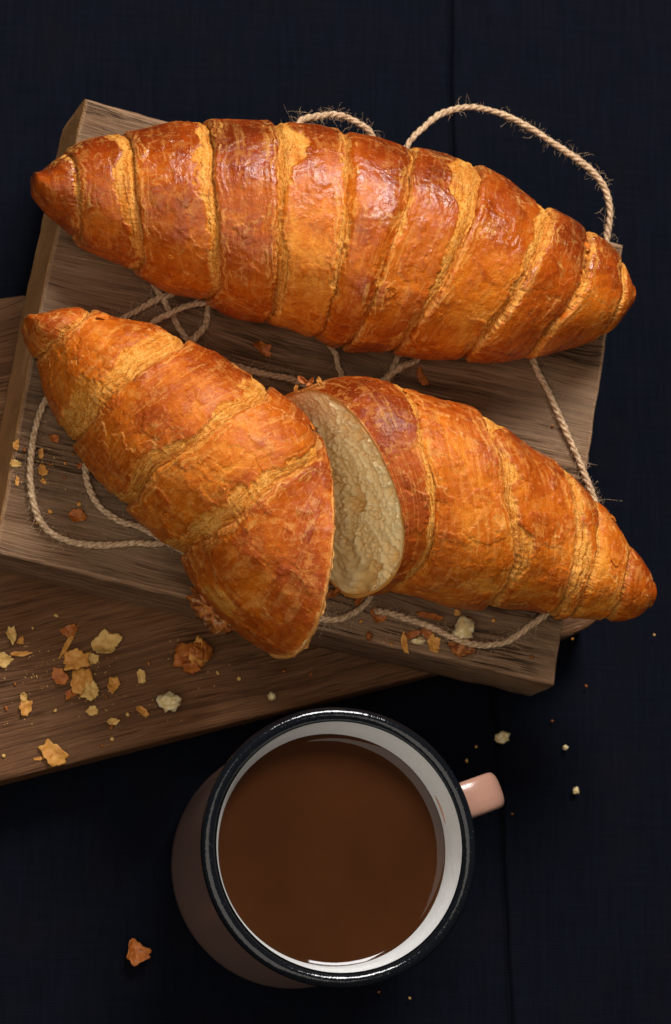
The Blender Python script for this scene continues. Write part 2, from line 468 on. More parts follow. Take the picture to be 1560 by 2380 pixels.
# ------------------------------------------------------------------ croissants
class Croissant:
    def __init__(self, stations, base=BOARD_Z, hscale=1.0, wscale=0.975):
        S = np.array(stations, float)                   # Tx Ty Bx By h tilt lift
        mid = 0.5 * (S[:, 0:2] + S[:, 2:4])
        s = np.r_[0, np.cumsum(np.linalg.norm(np.diff(mid, axis=0), axis=1) + 1e-6)]
        self.L = s[-1] / 72.0
        s /= s[-1]
        D = spline(np.c_[S, s * 10], 8.0)
        self.s = D[:, -1] / 10
        h = D[:, 4] * hscale
        self.h, self.tilt, self.lift = h, D[:, 5], D[:, 6] + base
        zc = self.lift + 0.40 * h
        T = unproj(D[:, 0], D[:, 1], zc); B = unproj(D[:, 2], D[:, 3], zc)
        self.mid = 0.5 * (T + B); self.lat = 0.5 * (T - B) * wscale
        ax = np.gradient(self.mid, axis=0); ax[:, 2] = 0
        self.ax = ax / np.maximum(np.linalg.norm(ax, axis=1), 1e-6)[:, None]

    def _i(self, s, A):
        s = np.clip(s, 0, 1)
        if A.ndim == 1: return np.interp(s, self.s, A)
        return np.stack([np.interp(s, self.s, A[:, k]) for k in range(3)], -1)

    def P(self, s, phi):
        c, sn = np.cos(phi), np.sin(phi)
        upper = sn >= 0
        pl = np.where(upper, 0.92, 0.62)
        lat = np.sign(c) * np.abs(c) ** pl
        h = self._i(s, self.h)
        dz = np.where(upper, 0.60 * h * np.abs(sn) ** 0.88, -0.40 * h * np.abs(sn) ** 0.62)
        p = self._i(s, self.mid) + self._i(s, self.lat) * lat[..., None]
        p = p + self._i(s, self.ax) * (self._i(s, self.tilt) * dz)[..., None]
        p[..., 2] += dz
        return p

    def N(self, s, phi, es=0.006, ep=0.02):
        a = self.P(s + es, phi) - self.P(s - es, phi)
        b = self.P(s, phi + ep) - self.P(s, phi - ep)
        n = np.cross(a, b)
        n /= np.maximum(np.linalg.norm(n, axis=-1), 1e-9)[..., None]
        c = self._i(s, self.mid)
        flip = np.sum(n * (self.P(s, phi) - c), -1) < 0
        n[flip] *= -1
        return n

    def curve(self, px):
        """polyline in the picture, drawn over the upper surface -> s as a function of phi"""
        S, PH = np.meshgrid(np.linspace(0, 1, 260), np.linspace(0.03, 0.97, 110) * math.pi, indexing='ij')
        P = self.P(S, PH)
        x, y = proj(P)
        nz = self.N(S, PH)
        facing = np.sum(nz * (CAM - P), -1) > 0
        pts = []
        for (a, b) in px:
            d = (x - a) ** 2 + (y - b) ** 2 + np.where(facing, 0, 1e5)
            k = np.unravel_index(np.argmin(d), d.shape)
            pts.append((PH[k], S[k]))
        pts.sort()
        ph = np.array([p[0] for p in pts]); ss = np.array([p[1] for p in pts])
        ph, ix = np.unique(ph, return_index=True); ss = ss[ix]

        def f(phi):
            phi = np.mod(phi, 2 * math.pi)
            a0 = ss[0]; a1 = ss[-1]
            up_ = np.interp(phi, ph, ss)
            dn = a1 + (a0 - a1) * sstep(math.pi, 2 * math.pi, phi)
            return np.where(phi > math.pi, dn, up_)
        return f


def croissant(name, stations, bounds, label, bake_fn, seed, flaky=0.5, ends=('tip', 'tip'), n_flakes=0, hscale=1.0, gloss=0.5, spots=(), ptaper=0.25):
    """bounds: (polyline, over side +1/-1, pale width on the low side, pale width on the high side)"""
    C = Croissant(stations, hscale=hscale)
    root = empty(name, np.r_[C.mid[len(C.mid) // 2][:2], BOARD_Z])
    tag(root, label, "croissant")
    nphi_up, nphi_dn = 330, 44
    # even arc spacing over the upper side
    t = np.linspace(0, 1, nphi_up)
    phi = np.r_[math.pi * (t + 0.0 * t), np.linspace(math.pi, 2 * math.pi, nphi_dn + 2)[1:-1]]
    # spread samples evenly along the arc measured at the middle
    mids = C.P(np.full(400, 0.5), np.linspace(0, math.pi, 400))
    L = np.r_[0, np.cumsum(np.linalg.norm(np.diff(mids, axis=0), axis=1))]
    phi[:nphi_up] = np.interp(np.linspace(0, L[-1], nphi_up), L, np.linspace(0, math.pi, 400))
    curves = [(lambda p: np.zeros_like(p))] + [C.curve(b[0]) for b in bounds] + [(lambda p: np.ones_like(p))]
    vals = []
    for k, f in enumerate(curves):
        v = f(phi)
        if 0 < k < len(curves) - 1:
            j = np.stack([np.cos(phi) * 4, np.sin(phi) * 4, np.full_like(phi, k * 3.3 + seed)], -1)
            v = v + (0.15 * fbm(j, 0.5, seed) + 0.045 * fbm(j, 5.0, seed + 2, 2)) / C.L
            kk = np.ones(5) / 5
        vals.append(v)
    for k in range(1, len(vals)):
        vals[k] = np.maximum(vals[k], vals[k - 1] + 0.012)
    vals[-1] = np.minimum(vals[-1], 1.0)
    for k in range(len(vals) - 2, 0, -1):
        vals[k] = np.minimum(vals[k], vals[k + 1] - 0.012)
    nb = len(vals) - 1
    skin = []
    for i in range(nb):
        lo, hi = vals[i], vals[i + 1]
        wcm = float(np.median(hi - lo)) * C.L
        lo_lip = i > 0 and bounds[i - 1][1] > 0
        hi_lip = i < nb - 1 and bounds[i][1] < 0
        lo_end, hi_end = i == 0, i == nb - 1
        pale_lo = bounds[i - 1][3] if i > 0 else 0.0
        pale_hi = bounds[i][2] if i < nb - 1 else 0.0
        nu = max(18, int(wcm / 0.034))
        v = np.linspace(0, 1, nu)
        rows = list(v)
        drop = [0.0] * nu
        if lo_lip: rows = [0.0, 0.0, 0.0] + rows; drop = [0.42, 0.22, 0.07] + drop
        elif not lo_end: rows = list(-np.array([0.30, 0.2, 0.1]) / max(wcm, .5)) + rows; drop = [0.10, 0.05, 0.0] + drop
        if hi_lip: rows = rows + [1.0, 1.0, 1.0]; drop = drop + [0.07, 0.22, 0.42]
        elif not hi_end: rows = rows + list(1 + np.array([0.1, 0.2, 0.30]) / max(wcm, .5)); drop = drop + [0.0, 0.05, 0.10]
        rows = np.array(rows); drop = np.array(drop)
        Vv = rows[:, None] * np.ones_like(phi)[None]
        s = lo[None] + (hi - lo)[None] * Vv
        PH = np.broadcast_to(phi[None], s.shape)
        w_loc = np.maximum((hi - lo) * C.L, 0.15)[None] * np.ones_like(Vv)
        dl, dh = Vv * w_loc, (1 - Vv) * w_loc
        base = C.P(s, PH); nrm = C.N(s, PH)
        hl = C._i(s, C.h); small = np.clip(hl / 4.0, 0.25, 1.0)
        # noise coordinates that stay with the pastry
        Q = base
        edge_n = 0.26 * fbm(Q, 1.3, seed + 5, 3) + 0.14 * fbm(Q, 5.0, seed + 6, 2)
        taper = 0.55 + 0.45 * np.sin(np.clip(PH, 0, math.pi))
        pl_ = np.zeros_like(s)
        if pale_lo: pl_ = np.maximum(pl_, 1 - sstep(-0.035, 0.035, dl - (pale_lo * (1 + ptaper * 0.35 - ptaper * np.clip(PH / math.pi, 0, 1)) * np.clip(1 + 0.95 * noise(Q, .5, seed + 9) + .35 * noise(Q, 1.4, seed + 10), 0.12, 2) + edge_n) * small))
        if pale_hi: pl_ = np.maximum(pl_, 1 - sstep(-0.035, 0.035, dh - (pale_hi * (1 + ptaper * 0.35 - ptaper * np.clip(PH / math.pi, 0, 1)) * np.clip(1 + 0.95 * noise(Q, .5, seed + 9) + .35 * noise(Q, 1.4, seed + 10), 0.12, 2) + edge_n) * small))
        pl_ = pl_ * (0.78 + 0.22 * sstep(-0.35, 0.15, noise(Q, 0.7, seed + 11)))
        # shape across the band
        vv = np.clip(Vv, 0, 1)
        off = 0.075 * (1 - np.abs(2 * vv - 1) ** 2.6)
        if lo_lip: off += 0.055 * np.exp(-(dl / 0.3) ** 2) - 0.05 * np.exp(-(dl / 0.05) ** 2)
        elif not lo_end: off -= 0.13 * np.exp(-(np.maximum(dl, 0) / 0.2) ** 2)
        if hi_lip: off += 0.055 * np.exp(-(dh / 0.3) ** 2) - 0.05 * np.exp(-(dh / 0.05) ** 2)
        elif not hi_end: off -= 0.13 * np.exp(-(np.maximum(dh, 0) / 0.2) ** 2)
        if lo_end or hi_end:
            e = s if lo_end else 1 - s
            kind = ends[0] if lo_end else ends[1]
            off = off * (sstep(0, 0.06, e) if kind == 'tip' else 1.0)
        off -= 0.045 * pl_
        off += 0.13 * fbm(Q, 0.42, seed + 1, 2) + 0.032 * fbm(Q, 1.5, seed + 2, 3)
        # fine parallel streaks in the pale stretch, wrinkles on the glaze
        st = np.stack([s * C.L * 7.0, PH * 1.3, np.full_like(s, i * 5.1)], -1)
        off += pl_ * (0.030 * fbm(st, 1.0, seed + 3, 2) + 0.022 * fbm(Q, 7.0, seed + 4, 2))
        # lamination: thin terraces running along the seam
        streak = np.zeros_like(s)
        for d_, on in ((dl, i > 0), (dh, i < nb - 1)):
            if on:
                lam = d_ * 5.5 + 1.1 * fbm(Q, 0.9, seed + 81, 2) + 0.35 * fbm(Q, 4.0, seed + 82, 2)
                saw = lam - np.floor(lam)
                zone = np.exp(-(np.maximum(d_ - 0.1, 0) / 0.38) ** 2) * (0.35 + 0.65 * pl_)
                streak = np.maximum(streak, saw * sstep(0.12, 0.5, zone + 0.25 * noise(Q, 1.5, seed + 83)))
                off += zone * 0.06 * (saw ** 0.7 - sstep(0.86, 1.0, saw) - 0.4)
        off += (1 - pl_) * (0.30 + 0.4 * flaky) * (0.014 * fbm(Q, 3.0, seed + 7, 2) + 0.008 * np.abs(noise(Q, 7.5, seed + 8)))
        # loose skin: raised ragged patches with broken edges
        wq = Q + 0.35 * np.stack([noise(Q, 1.6, seed + 21), noise(Q, 1.6, seed + 22), noise(Q, 1.6, seed + 23)], -1) + 0.10 * np.stack([noise(Q, 7, seed + 31), noise(Q, 7, seed + 32), noise(Q, 7, seed + 33)], -1)
        fl = noise(wq, 0.75, seed + 12) + 0.35 * noise(wq, 1.9, seed + 14)
        thr = 0.42 - 0.42 * flaky
        patch = sstep(thr - 0.012, thr + 0.012, fl)
        rim = np.exp(-((fl - thr) / 0.022) ** 2) * (1 - pl_)
        inner = noise(wq, 1.3, seed + 17)
        patch2 = sstep(0.30 - 0.012, 0.30 + 0.012, inner) * (flaky > 0.3)
        rim2 = np.exp(-((inner - 0.30) / 0.02) ** 2) * (1 - pl_) * (flaky > 0.3)
        off += (1 - pl_) * (0.020 * patch + 0.015 * patch2) * (0.4 + flaky)
        edge = np.clip(np.maximum(0.95 * rim * sstep(-0.1, 0.25, noise(Q, .9, seed + 41)), 0.75 * rim2 * sstep(0.0, 0.35, noise(Q, .8, seed + 42))), 0, 1) * (0.45 + 0.75 * flaky)
        # broken lip of the band
        for lip, d in ((lo_lip, dl), (hi_lip, dh)):
            if lip:
                edge = np.maximum(edge, 0.75 * np.exp(-(d / 0.05) ** 2) * sstep(-0.3, 0.35, noise(Q, 1.8, seed + 51)))
        bake = bake_fn(s, PH) + 0.10 * math.sin(i * 2.4 + seed) + 0.14 * fbm(Q, 0.5, seed + 61, 2) + 0.10 * (patch2 - 0.5) - 0.12 * (1 - patch) * flaky
        sx, sy = proj(base)
        for (qx, qy, rx, ry, rot, dbk, dpl) in spots:      # patches of the bake seen on this pastry
            ca_, sa_ = math.cos(rot), math.sin(rot)
            ex_, ey_ = (sx - qx) * ca_ + (sy - qy) * sa_, -(sx - qx) * sa_ + (sy - qy) * ca_
            g_ = np.exp(-((ex_ / rx) ** 2 + (ey_ / ry) ** 2)) * (PH < math.pi)
            g_ = np.clip(g_ * (1 + 0.9 * fbm(Q, 1.6, seed + 91, 2)), 0, 1)
            bake = bake + 0.6 * dbk * g_
            pl_ = np.clip(pl_ + dpl * sstep(0.35, 0.55, g_), 0, 1)
        bu = i * 9.0 + Vv * wcm; bp = PH * 2.2
        glo = gloss * np.clip(0.35 + 1.1 * bake, 0.3, 1.1)
        # a cut end shows its pale broken rim
        if (hi_end and ends[1] == 'cut') or (lo_end and ends[0] == 'cut'):
            e_ = ((1 - s) if hi_end else s) * C.L
            edge = np.maximum(edge, 1.3 - 1.3 * sstep(0.05, 0.10, e_ - 0.07 * fbm(Q, 2.5, seed + 95, 2)))
            base = base + C._i(s, C.ax) * ((0.10 * fbm(Q, 3.5, seed + 96, 2) + 0.08 * fbm(Q, 1.2, seed + 97)) * np.exp(-e_ / 0.08))[..., None]
        # the skin is thinner baked near the tucked seams
        if pale_lo: bake -= 0.10 * np.exp(-((dl - pale_lo) / 0.3) ** 2)
        off *= small ** 0.7
        off = off - drop[:, None] * small
        V = base + nrm * off[..., None]
        floor = C._i(s, C.lift)
        V[..., 2] = np.maximum(V[..., 2], floor + 0.02 * (1 + noise(Q, 2.0, 3)))
        for is_end, kind, r0 in ((lo_end, ends[0], 0), (hi_end, ends[1], -1)):
            if is_end and kind == 'tip':
                ring = V[r0]; cen = ring.mean(0); outd = C._i(np.array([0.0 if r0 == 0 else 1.0]), C.ax)[0] * (-1 if r0 == 0 else 1)
                cap = [cen + (ring - cen) * math.cos(a) + outd * 0.16 * math.sin(a) for a in (0.35, 0.7, 1.1, 1.5707)]
                ext = lambda A: np.concatenate([np.repeat(A[r0][None], 4, 0), A] if r0 == 0 else [A, np.repeat(A[r0][None], 4, 0)], 0)
                V = np.concatenate([np.array(cap[::-1]), V] if r0 == 0 else [V, np.array(cap)], 0)
                pl_, bake, edge, streak, glo, bu, bp = (ext(z_) for z_ in (pl_, bake, edge, streak, glo, bu, bp))
        skin.append(V[3:-3:3, ::3].reshape(-1, 3))
        mesh_obj("pastry_layer", V.reshape(-1, 3), grid_faces(len(V), len(phi), True), CRUST, root,
                 attrs={"bu": bu, "bp": bp, "pale": pl_, "bake": np.clip(bake, -0.5, 1.5), "edge": edge, "streak": streak, "gloss": glo, "flak": np.full(pl_.shape, flaky)})
    # cut faces
    for e, kind in ((0.0, ends[0]), (1.0, ends[1])):
        if kind != 'cut': continue
        nr, npz = 130, len(phi)
        r = np.linspace(1.0, 0.0, nr)
        ss = np.full((nr, npz), e)
        rim_p = C.P(ss[0], phi)
        cen = rim_p.mean(0); cen = 0.5 * (C.P(np.array([e]), np.array([math.pi / 2]))[0] + C.P(np.array([e]), np.array([1.5 * math.pi]))[0])
        out = rim_p + C.N(ss[0], phi) * 0.10
        P = cen + (out - cen) * r[:, None, None]
        axd = C._i(np.array([e]), C.ax)[0] * (1 if e == 1.0 else -1)
        lat = C._i(np.array([e]), C.lat)[0]; lat = lat / np.linalg.norm(lat)
        u = (P - cen) @ lat; w = (P - cen)[..., 2]
        # layers of the rolled dough bend round the centre; cells are drawn out along them
        lay = np.stack([u * 0.55, w * 1.15 + 0.14 * u * u, np.full_like(u, seed)], -1)
        iso = np.stack([u * 1.0, w * 0.7, np.full_like(u, seed + 2)], -1)
        q2 = lay + 0.35 * np.stack([noise(lay, 1.4, 1), noise(lay, 1.4, 2), 0 * u], -1)
        cell = np.abs(noise(q2, 1.5, seed + 71)); cell2 = np.abs(noise(q2, 3.4, seed + 72)); cell3 = np.abs(noise(iso, 4.6, seed + 73)); big = noise(iso, 1.3, seed + 74)
        hole = 0.34 * sstep(0.08, 0.40, cell) + 0.22 * sstep(0.06, 0.36, cell2) + 0.30 * sstep(0.10, 0.5, cell3) + 0.8 * sstep(0.30, 0.48, big)
        fine = fbm(P, 6.0, seed + 75, 2)
        rr = r[:, None] * np.ones_like(u)
        guard = 1 - sstep(0.93, 0.985, rr)
        depth = -(0.24 * hole - 0.09) * guard + 0.06 * fine * guard + 0.05 * fbm(P, 0.6, seed + 76, 2) * guard
        P = P + axd * (depth - 0.03)[..., None]
        mesh_obj("cut_face", P.reshape(-1, 3), grid_faces(nr, npz, True), CRUMB, root,
                 attrs={"hole": np.clip(hole, 0, 1), "edge": sstep(0.955, 0.99, rr + 0.015 * noise(P, 2.0, 4))})
    # skin that has come loose and stands up a little
    r2 = np.random.default_rng(int(seed * 7 + 3))
    for k in range(n_flakes):
        s0 = r2.uniform(0.12, 0.93); p0 = r2.uniform(0.18, 0.88) * math.pi
        if ends[0] == 'cut': s0 = r2.uniform(0.06, 0.9)
        size = r2.uniform(0.10, 0.26)
        pt = C.P(np.array([s0]), np.array([p0]))[0]; nn = C.N(np.array([s0]), np.array([p0]))[0]
        sk = np.vstack(skin) if k == 0 else sk
        pt = sk[np.argmin(((sk - pt) ** 2).sum(1))]
        loose_flake("flake", pt + nn * 0.03, size, size * r2.uniform(0.5, 0.9), r2.uniform(0, 6.3), CRUST, seed=int(seed * 100 + k), normal=nn, parent=root, curl=r2.uniform(0.0, 0.25), thick=0.02)
    return root, C


def loose_flake(name, loc, a, b, ang, mat, seed=0, normal=(0, 0, 1), parent=None, curl=0.3, thick=0.035, tilt=0.0):
    """thin curled shard of pastry, half axes a and b (cm), with a broken outline"""
    r2 = np.random.default_rng(seed + 1000)
    nr, na = 6, 36
    th = np.linspace(0, 2 * math.pi, na, endpoint=False)
    ph = r2.uniform(0, 6.28, 6)
    nc = int(r2.integers(5, 9))
    ca = np.sort((np.arange(nc) + r2.uniform(-0.36, 0.36, nc)) * 2 * math.pi / nc); cr = r2.uniform(0.74, 1.15, nc)
    px, py = cr * np.cos(ca), cr * np.sin(ca)
    dens = np.linspace(0, nc, 400, endpoint=False); k0 = dens.astype(int) % nc; f0 = dens - dens.astype(int)
    ex = px[k0] * (1 - f0) + px[(k0 + 1) % nc] * f0; ey = py[k0] * (1 - f0) + py[(k0 + 1) % nc] * f0
    rad = np.interp(th, np.unwrap(np.arctan2(ey, ex)), np.hypot(ex, ey), period=2 * math.pi)
    rad = rad + 0.05 * np.sin(7 * th + ph[2]) + r2.uniform(-0.08, 0.08, na)
    rr = np.linspace(0, 1, nr + 1)[1:]
    X = np.outer(rr, rad * np.cos(th)) * a; Y = np.outer(rr, rad * np.sin(th)) * b
    k1, k2 = curl * r2.uniform(-0.4, 1.0), curl * r2.uniform(0.1, 1.0)
    m = max(a, b)
    Z = m * (k1 * (X / m) ** 2 + k2 * (Y / m) ** 2 * (m / b) * 0.6 + curl * 0.5 * (X / m) * (Y / m))
    pts = np.stack([X, Y, Z], -1)
    Z = Z + 0.16 * m * noise(pts + seed, 1.6 / m) + 0.10 * m * noise(pts + seed, 3.6 / m, 2)
    top = np.stack([X, Y, Z + thick / 2], -1).reshape(-1, 3); bot = np.stack([X, Y, Z - thick / 2], -1).reshape(-1, 3)
    V = np.vstack([[(0, 0, thick / 2)], top, [(0, 0, -thick / 2)], bot])
    n0 = 1 + nr * na
    F = []
    for side, o in ((0, 0), (1, n0)):
        for k in range(na):
            k2_ = (k + 1) % na
            f = (o, o + 1 + k, o + 1 + k2_); F.append(f if side == 0 else f[::-1])
            for j in range(nr - 1):
                f = (o + 1 + j * na + k, o + 1 + (j + 1) * na + k, o + 1 + (j + 1) * na + k2_, o + 1 + j * na + k2_)
                F.append(f if side == 0 else f[::-1])
    e = 1 + (nr - 1) * na
    for k in range(na):
        k2_ = (k + 1) % na
        F.append((e + k, n0 + e + k, n0 + e + k2_, e + k2_))
    nrm = np.asarray(normal, float)
    q = Vector(nrm).to_track_quat('Z', 'Y').to_matrix() if abs(nrm[2]) < 0.999 else Matrix.Identity(3)
    R = np.array(q @ Matrix.Rotation(ang, 3, 'Z') @ Matrix.Rotation(tilt, 3, 'X'))
    V = V @ R.T
    if parent is None:
        V[:, 2] -= V[:, 2].min()          # its lowest point touches what it lies on
    at = {"pale": np.full(len(V), 0.1), "bake": np.full(len(V), 0.26), "edge": np.zeros(len(V)), "flak": np.full(len(V), .3), "gloss": np.full(len(V), .3), "streak": np.zeros(len(V)), "bu": V[:, 0], "bp": V[:, 1]} if mat is CRUST else None
    return mesh_obj(name, V + np.asarray(loc), F, mat, parent, attrs=at, origin=loc)


def crumb_lump(name, loc, a, b, c, ang, mat, seed=0, parent=None, rough=0.35, subdiv=3):
    bm = bmesh.new(); bmesh.ops.create_icosphere(bm, subdivisions=subdiv, radius=1.0)
    bm.verts.ensure_lookup_table()
    U = np.array([v.co[:] for v in bm.verts]); F = [tuple(v.index for v in f.verts) for f in bm.faces]; bm.free()
    sd = seed * 3.1
    d = 1 + rough * fbm(U, 1.2, sd + 1, 3) * 1.4 + rough * 0.8 * fbm(U, 3.6, sd + 2, 2)
    hole = sstep(0.05, 0.35, np.abs(noise(U, 2.6, sd + 3)))
    V = U * (d - 0.12 * hole)[:, None] * np.array([a, b, c])
    R = np.array(Matrix.Rotation(ang, 3, 'Z'))
    V = V @ R.T
    if parent is None: V[:, 2] -= V[:, 2].min()
    return mesh_obj(name, V + np.asarray(loc), F, mat, parent, attrs={"hole": hole, "edge": np.zeros(len(V))}, origin=loc)


def bake_a(s, ph):
    return 0.42 + 0.39 * np.exp(-((ph - 0.22 * math.pi) / (0.20 * math.pi)) ** 2) + 0.10 * np.exp(-((s - 0.12) / 0.15) ** 2) + 0.08 * np.exp(-((s - .95) / .1) ** 2)


def bake_b(s, ph):
    return 0.43 + 0.42 * np.exp(-((ph - 0.10 * math.pi) / (0.17 * math.pi)) ** 2) + 0.18 * np.exp(-(s / 0.06) ** 2)


def bake_c(s, ph):
    return 0.44 + 0.36 * np.exp(-((ph - 0.12 * math.pi) / (0.19 * math.pi)) ** 2) + 0.10 * sstep(0.8, 1, s)


A_ST = [(79, 408, 85, 458, 1.8, 0, 1.0), (100, 398, 112, 492, 2.2, 0, .8), (165, 352, 145, 515, 3.0, 0, .4), (240, 325, 205, 572, 3.8, 0, .1), (330, 308, 285, 605, 4.4, 0, 0),
        (430, 293, 375, 657, 4.9, 0, 0), (530, 288, 475, 690, 5.3, 0, 0), (630, 293, 565, 730, 5.6, 0, 0), (730, 300, 650, 748, 5.8, 0, 0), (820, 322, 735, 778, 5.9, 0, 0),
        (900, 340, 805, 808, 5.9, 0, 0), (980, 358, 890, 812, 5.8, 0, 0), (1060, 378, 975, 822, 5.6, 0, 0), (1140, 418, 1060, 831, 5.3, 0, 0), (1220, 468, 1150, 835, 5.0, 0, 0),
        (1304, 508, 1236, 826, 4.4, 0, 0), (1386, 568, 1320, 806, 3.7, 0, .1), (1425, 606, 1382, 787, 2.9, 0, .4), (1446, 640, 1422, 768, 2.2, 0, .7), (1456, 664, 1448, 732, 1.6, 0, .9)]
A_B = [([(172, 361), (181, 478), (195, 544)], 1, 0.18, 0.0),
       ([(303, 330), (318, 455), (335, 609)], 1, 0.62, 0.0),
       ([(490, 300), (497, 408), (505, 502), (512, 666)], 1, 0.52, 0.0),
       ([(640, 300), (648, 408), (645, 525), (640, 712)], -1, 0.0, 0.44),
       ([(806, 337), (803, 449), (786, 641), (745, 777)], -1, 0.08, 0.14),
       ([(962, 351), (948, 460), (882, 657), (827, 788)], 1, 0.10, 0.06),
       ([(1123, 411), (1108, 500), (1045, 645), (985, 735), (945, 794)], 1, 0.66, 0.0),
       ([(1285, 505), (1262, 575), (1195, 700), (1115, 805)], 1, 0.36, 0.05),
       ([(1378, 559), (1362, 657), (1296, 750), (1240, 816)], 1, 0.12, 0.06),
       ([(1440, 635), (1446, 668), (1430, 715), (1400, 777)], -1, 0.0, 0.30)]
B_ST = [(68, 737, 58, 772, 1.8, 0, .8), (105, 734, 66, 794, 2.3, 0, .6), (195, 727, 96, 842, 3.0, 0, .3), (268, 754, 115, 905, 3.6, 0, .1), (340, 768, 150, 975, 4.2, 0, 0), (410, 793, 182, 1030, 4.7, 0, 0),
        (480, 828, 235, 1105, 5.2, 0, 0), (550, 873, 295, 1168, 5.6, 0, 0), (615, 907, 360, 1228, 5.9, 0, 0), (660, 940, 430, 1285, 6.0, .02, 0), (684, 962, 470, 1365, 6.1, .05, 0), (694, 985, 560, 1462, 5.9, .10, 0), (694, 1010, 664, 1533, 5.9, .20, 0)]
B_B = [([(203, 733), (156, 770), (99, 827)], 1, 0.30, 0.0),
       ([(425, 806), (350, 852), (262, 915), (200, 1009)], 1, 0.85, 0.0),
       ([(612, 930), (500, 1000), (370, 1090), (318, 1160)], 1, 0.62, 0.0),
       ([(745, 1060), (640, 1125), (545, 1210), (440, 1270)], 1, 0.50, 0.0)]
C_ST = [(662, 920, 868, 1378, 5.7, -.34, 0), (766, 884, 930, 1370, 5.8, -.20, 0), (850, 882, 985, 1383, 5.8, -.08, 0), (930, 908, 1050, 1400, 5.6, 0, 0), (1000, 934, 1110, 1410, 5.4, 0, 0), (1075, 948, 1165, 1408, 5.1, 0, 0),
        (1140, 995, 1215, 1405, 4.8, 0, 0), (1205, 1037, 1265, 1415, 4.4, 0, 0), (1275, 1072, 1310, 1430, 4.0, 0, 0), (1340, 1140, 1365, 1433, 3.5, 0, 0), (1395, 1195, 1420, 1438, 3.0, 0, .1), (1444, 1262, 1456, 1438, 2.4, 0, .3), (1486, 1308, 1484, 1432, 1.9, 0, .5), (1504, 1348, 1503, 1414, 1.5, 0, .7)]
C_ST = [(a, b, c, d, h, -t, l) for a, b, c, d, h, t, l in C_ST]
C_B = [([(963, 936), (981, 1016), (1012, 1138), (1005, 1247), (932, 1369)], -1, 0.30, 0.05),
       ([(1133, 997), (1158, 1064), (1176, 1150), (1194, 1229), (1190, 1320), (1146, 1400)], -1, 0.0, 0.62),
       ([(1322, 1131), (1341, 1198), (1335, 1278), (1310, 1381)], -1, 0.0, 0.50),
       ([(1389, 1198), (1383, 1290), (1345, 1393)], -1, 0.0, 0.20),
       ([(1463, 1278), (1450, 1332), (1420, 1424)], -1, 0.0, 0.22)]

# picture x, y, half axes, turn, darker bake, bare dough
SPOT_A = [(205, 400, 40, 60, 0, .28, 0), (375, 330, 60, 45, 0, .18, 0), (565, 350, 60, 70, 0, .25, 0), (560, 300, 60, 25, 0, .25, 0), (385, 520, 50, 60, 0, .16, 0), (720, 330, 40, 50, .1, .22, 0), (900, 400, 60, 50, 0, .12, 0),
          (1000, 400, 60, 30, .2, .22, 0), (1170, 500, 45, 80, .3, .22, 0), (1330, 600, 40, 70, .3, .25, 0), (1430, 650, 25, 50, 0, .25, 0), (860, 700, 40, 60, .3, .10, 0), (800, 780, 40, 40, 0, .22, 0), (570, 640, 70, 60, 0, -.10, 0), (1100, 760, 80, 50, 0, -.12, 0), (730, 640, 50, 70, 0, -.12, 0), (980, 560, 50, 80, .3, -.08, 0)]
SPOT_B = [(640, 985, 70, 30, .6, .28, 0), (520, 870, 80, 25, .6, .25, 0), (735, 1105, 30, 35, 0, .35, 0), (705, 1230, 14, 50, -.3, .22, 0), (330, 930, 90, 40, -.5, .06, 0), (430, 1110, 70, 60, -.5, .02, 0), (590, 1150, 80, 40, -.5, .05, 0),
          (515, 1390, 55, 22, .75, -.4, 1.0), (620, 1360, 60, 70, 0, -.12, 0), (250, 800, 60, 30, -.3, -.1, 0), (110, 760, 50, 35, 0, .18, 0), (690, 1470, 40, 40, 0, .1, 0), (240, 1010, 60, 40, .6, -.10, 0)]
SPOT_C = [(830, 910, 60, 30, .3, .2, 0), (900, 990, 40, 50, .2, .14, 0), (1080, 965, 70, 30, .3, .22, 0), (1135, 1060, 30, 50, -.3, .24, 0), (1260, 1110, 45, 30, .6, .18, 0), (1030, 1190, 30, 90, 0, .12, 0), (1250, 1210, 40, 70, 0, .08, 0), (1060, 1350, 60, 25, 0, -.22, 0), (1090, 1250, 40, 60, 0, -.05, 0)]
croissant_a, CA = croissant("croissant", A_ST, A_B, "whole glossy croissant lying across the top of the board", bake_a, 1.0, flaky=0.5, n_flakes=4, hscale=0.92, gloss=0.95, spots=SPOT_A, ptaper=0.85)
croissant_b, CB = croissant("croissant", B_ST, B_B, "left half of the cut croissant, its cut side turned away", bake_b, 4.0, flaky=0.8, ends=('tip', 'cut'), n_flakes=7, hscale=1.0, gloss=0.42, spots=SPOT_B)
croissant_c, CC = croissant("croissant", C_ST, C_B, "right half of the cut croissant showing its creamy inside", bake_c, 8.0, flaky=0.8, ends=('cut', 'tip'), n_flakes=7, hscale=0.95, gloss=0.42, spots=SPOT_C)


def at(x, y, z): return unproj(x, y, z)


# ragged dough tail sticking out under the left half
crumb_lump("dough_tail", at(494, 1418, 6.0), 0.85, 0.50, 0.75, -0.75, CRUMB_BROWN, 3, croissant_b, 0.5, 4)
# torn skin round the cut of the right half
for k, (x, y, z, a, b, an, mt) in enumerate([(703, 884, 7.6, .24, .10, .6, FL_BROWN), (722, 888, 7.9, .22, .09, 1.9, FL_BROWN), (745, 890, 8.3, .24, .10, .2, FL_GOLD), (688, 902, 7.4, .18, .08, 2.4, FL_GOLD),
                                            (790, 1318, 5.6, .45, .26, 1.2, FL_GOLD), (806, 1340, 5.5, .55, .3, 2.2, FL_BROWN), (822, 1362, 5.4, .50, .24, 2.0, FL_GOLD), (838, 1390, 5.3, .40, .14, 2.1, FL_BROWN)]):
    loose_flake("flake", at(x, y, z), a, b, an, mt, seed=500 + k, normal=(-0.5, -.2, .8), parent=croissant_c, curl=0.7)


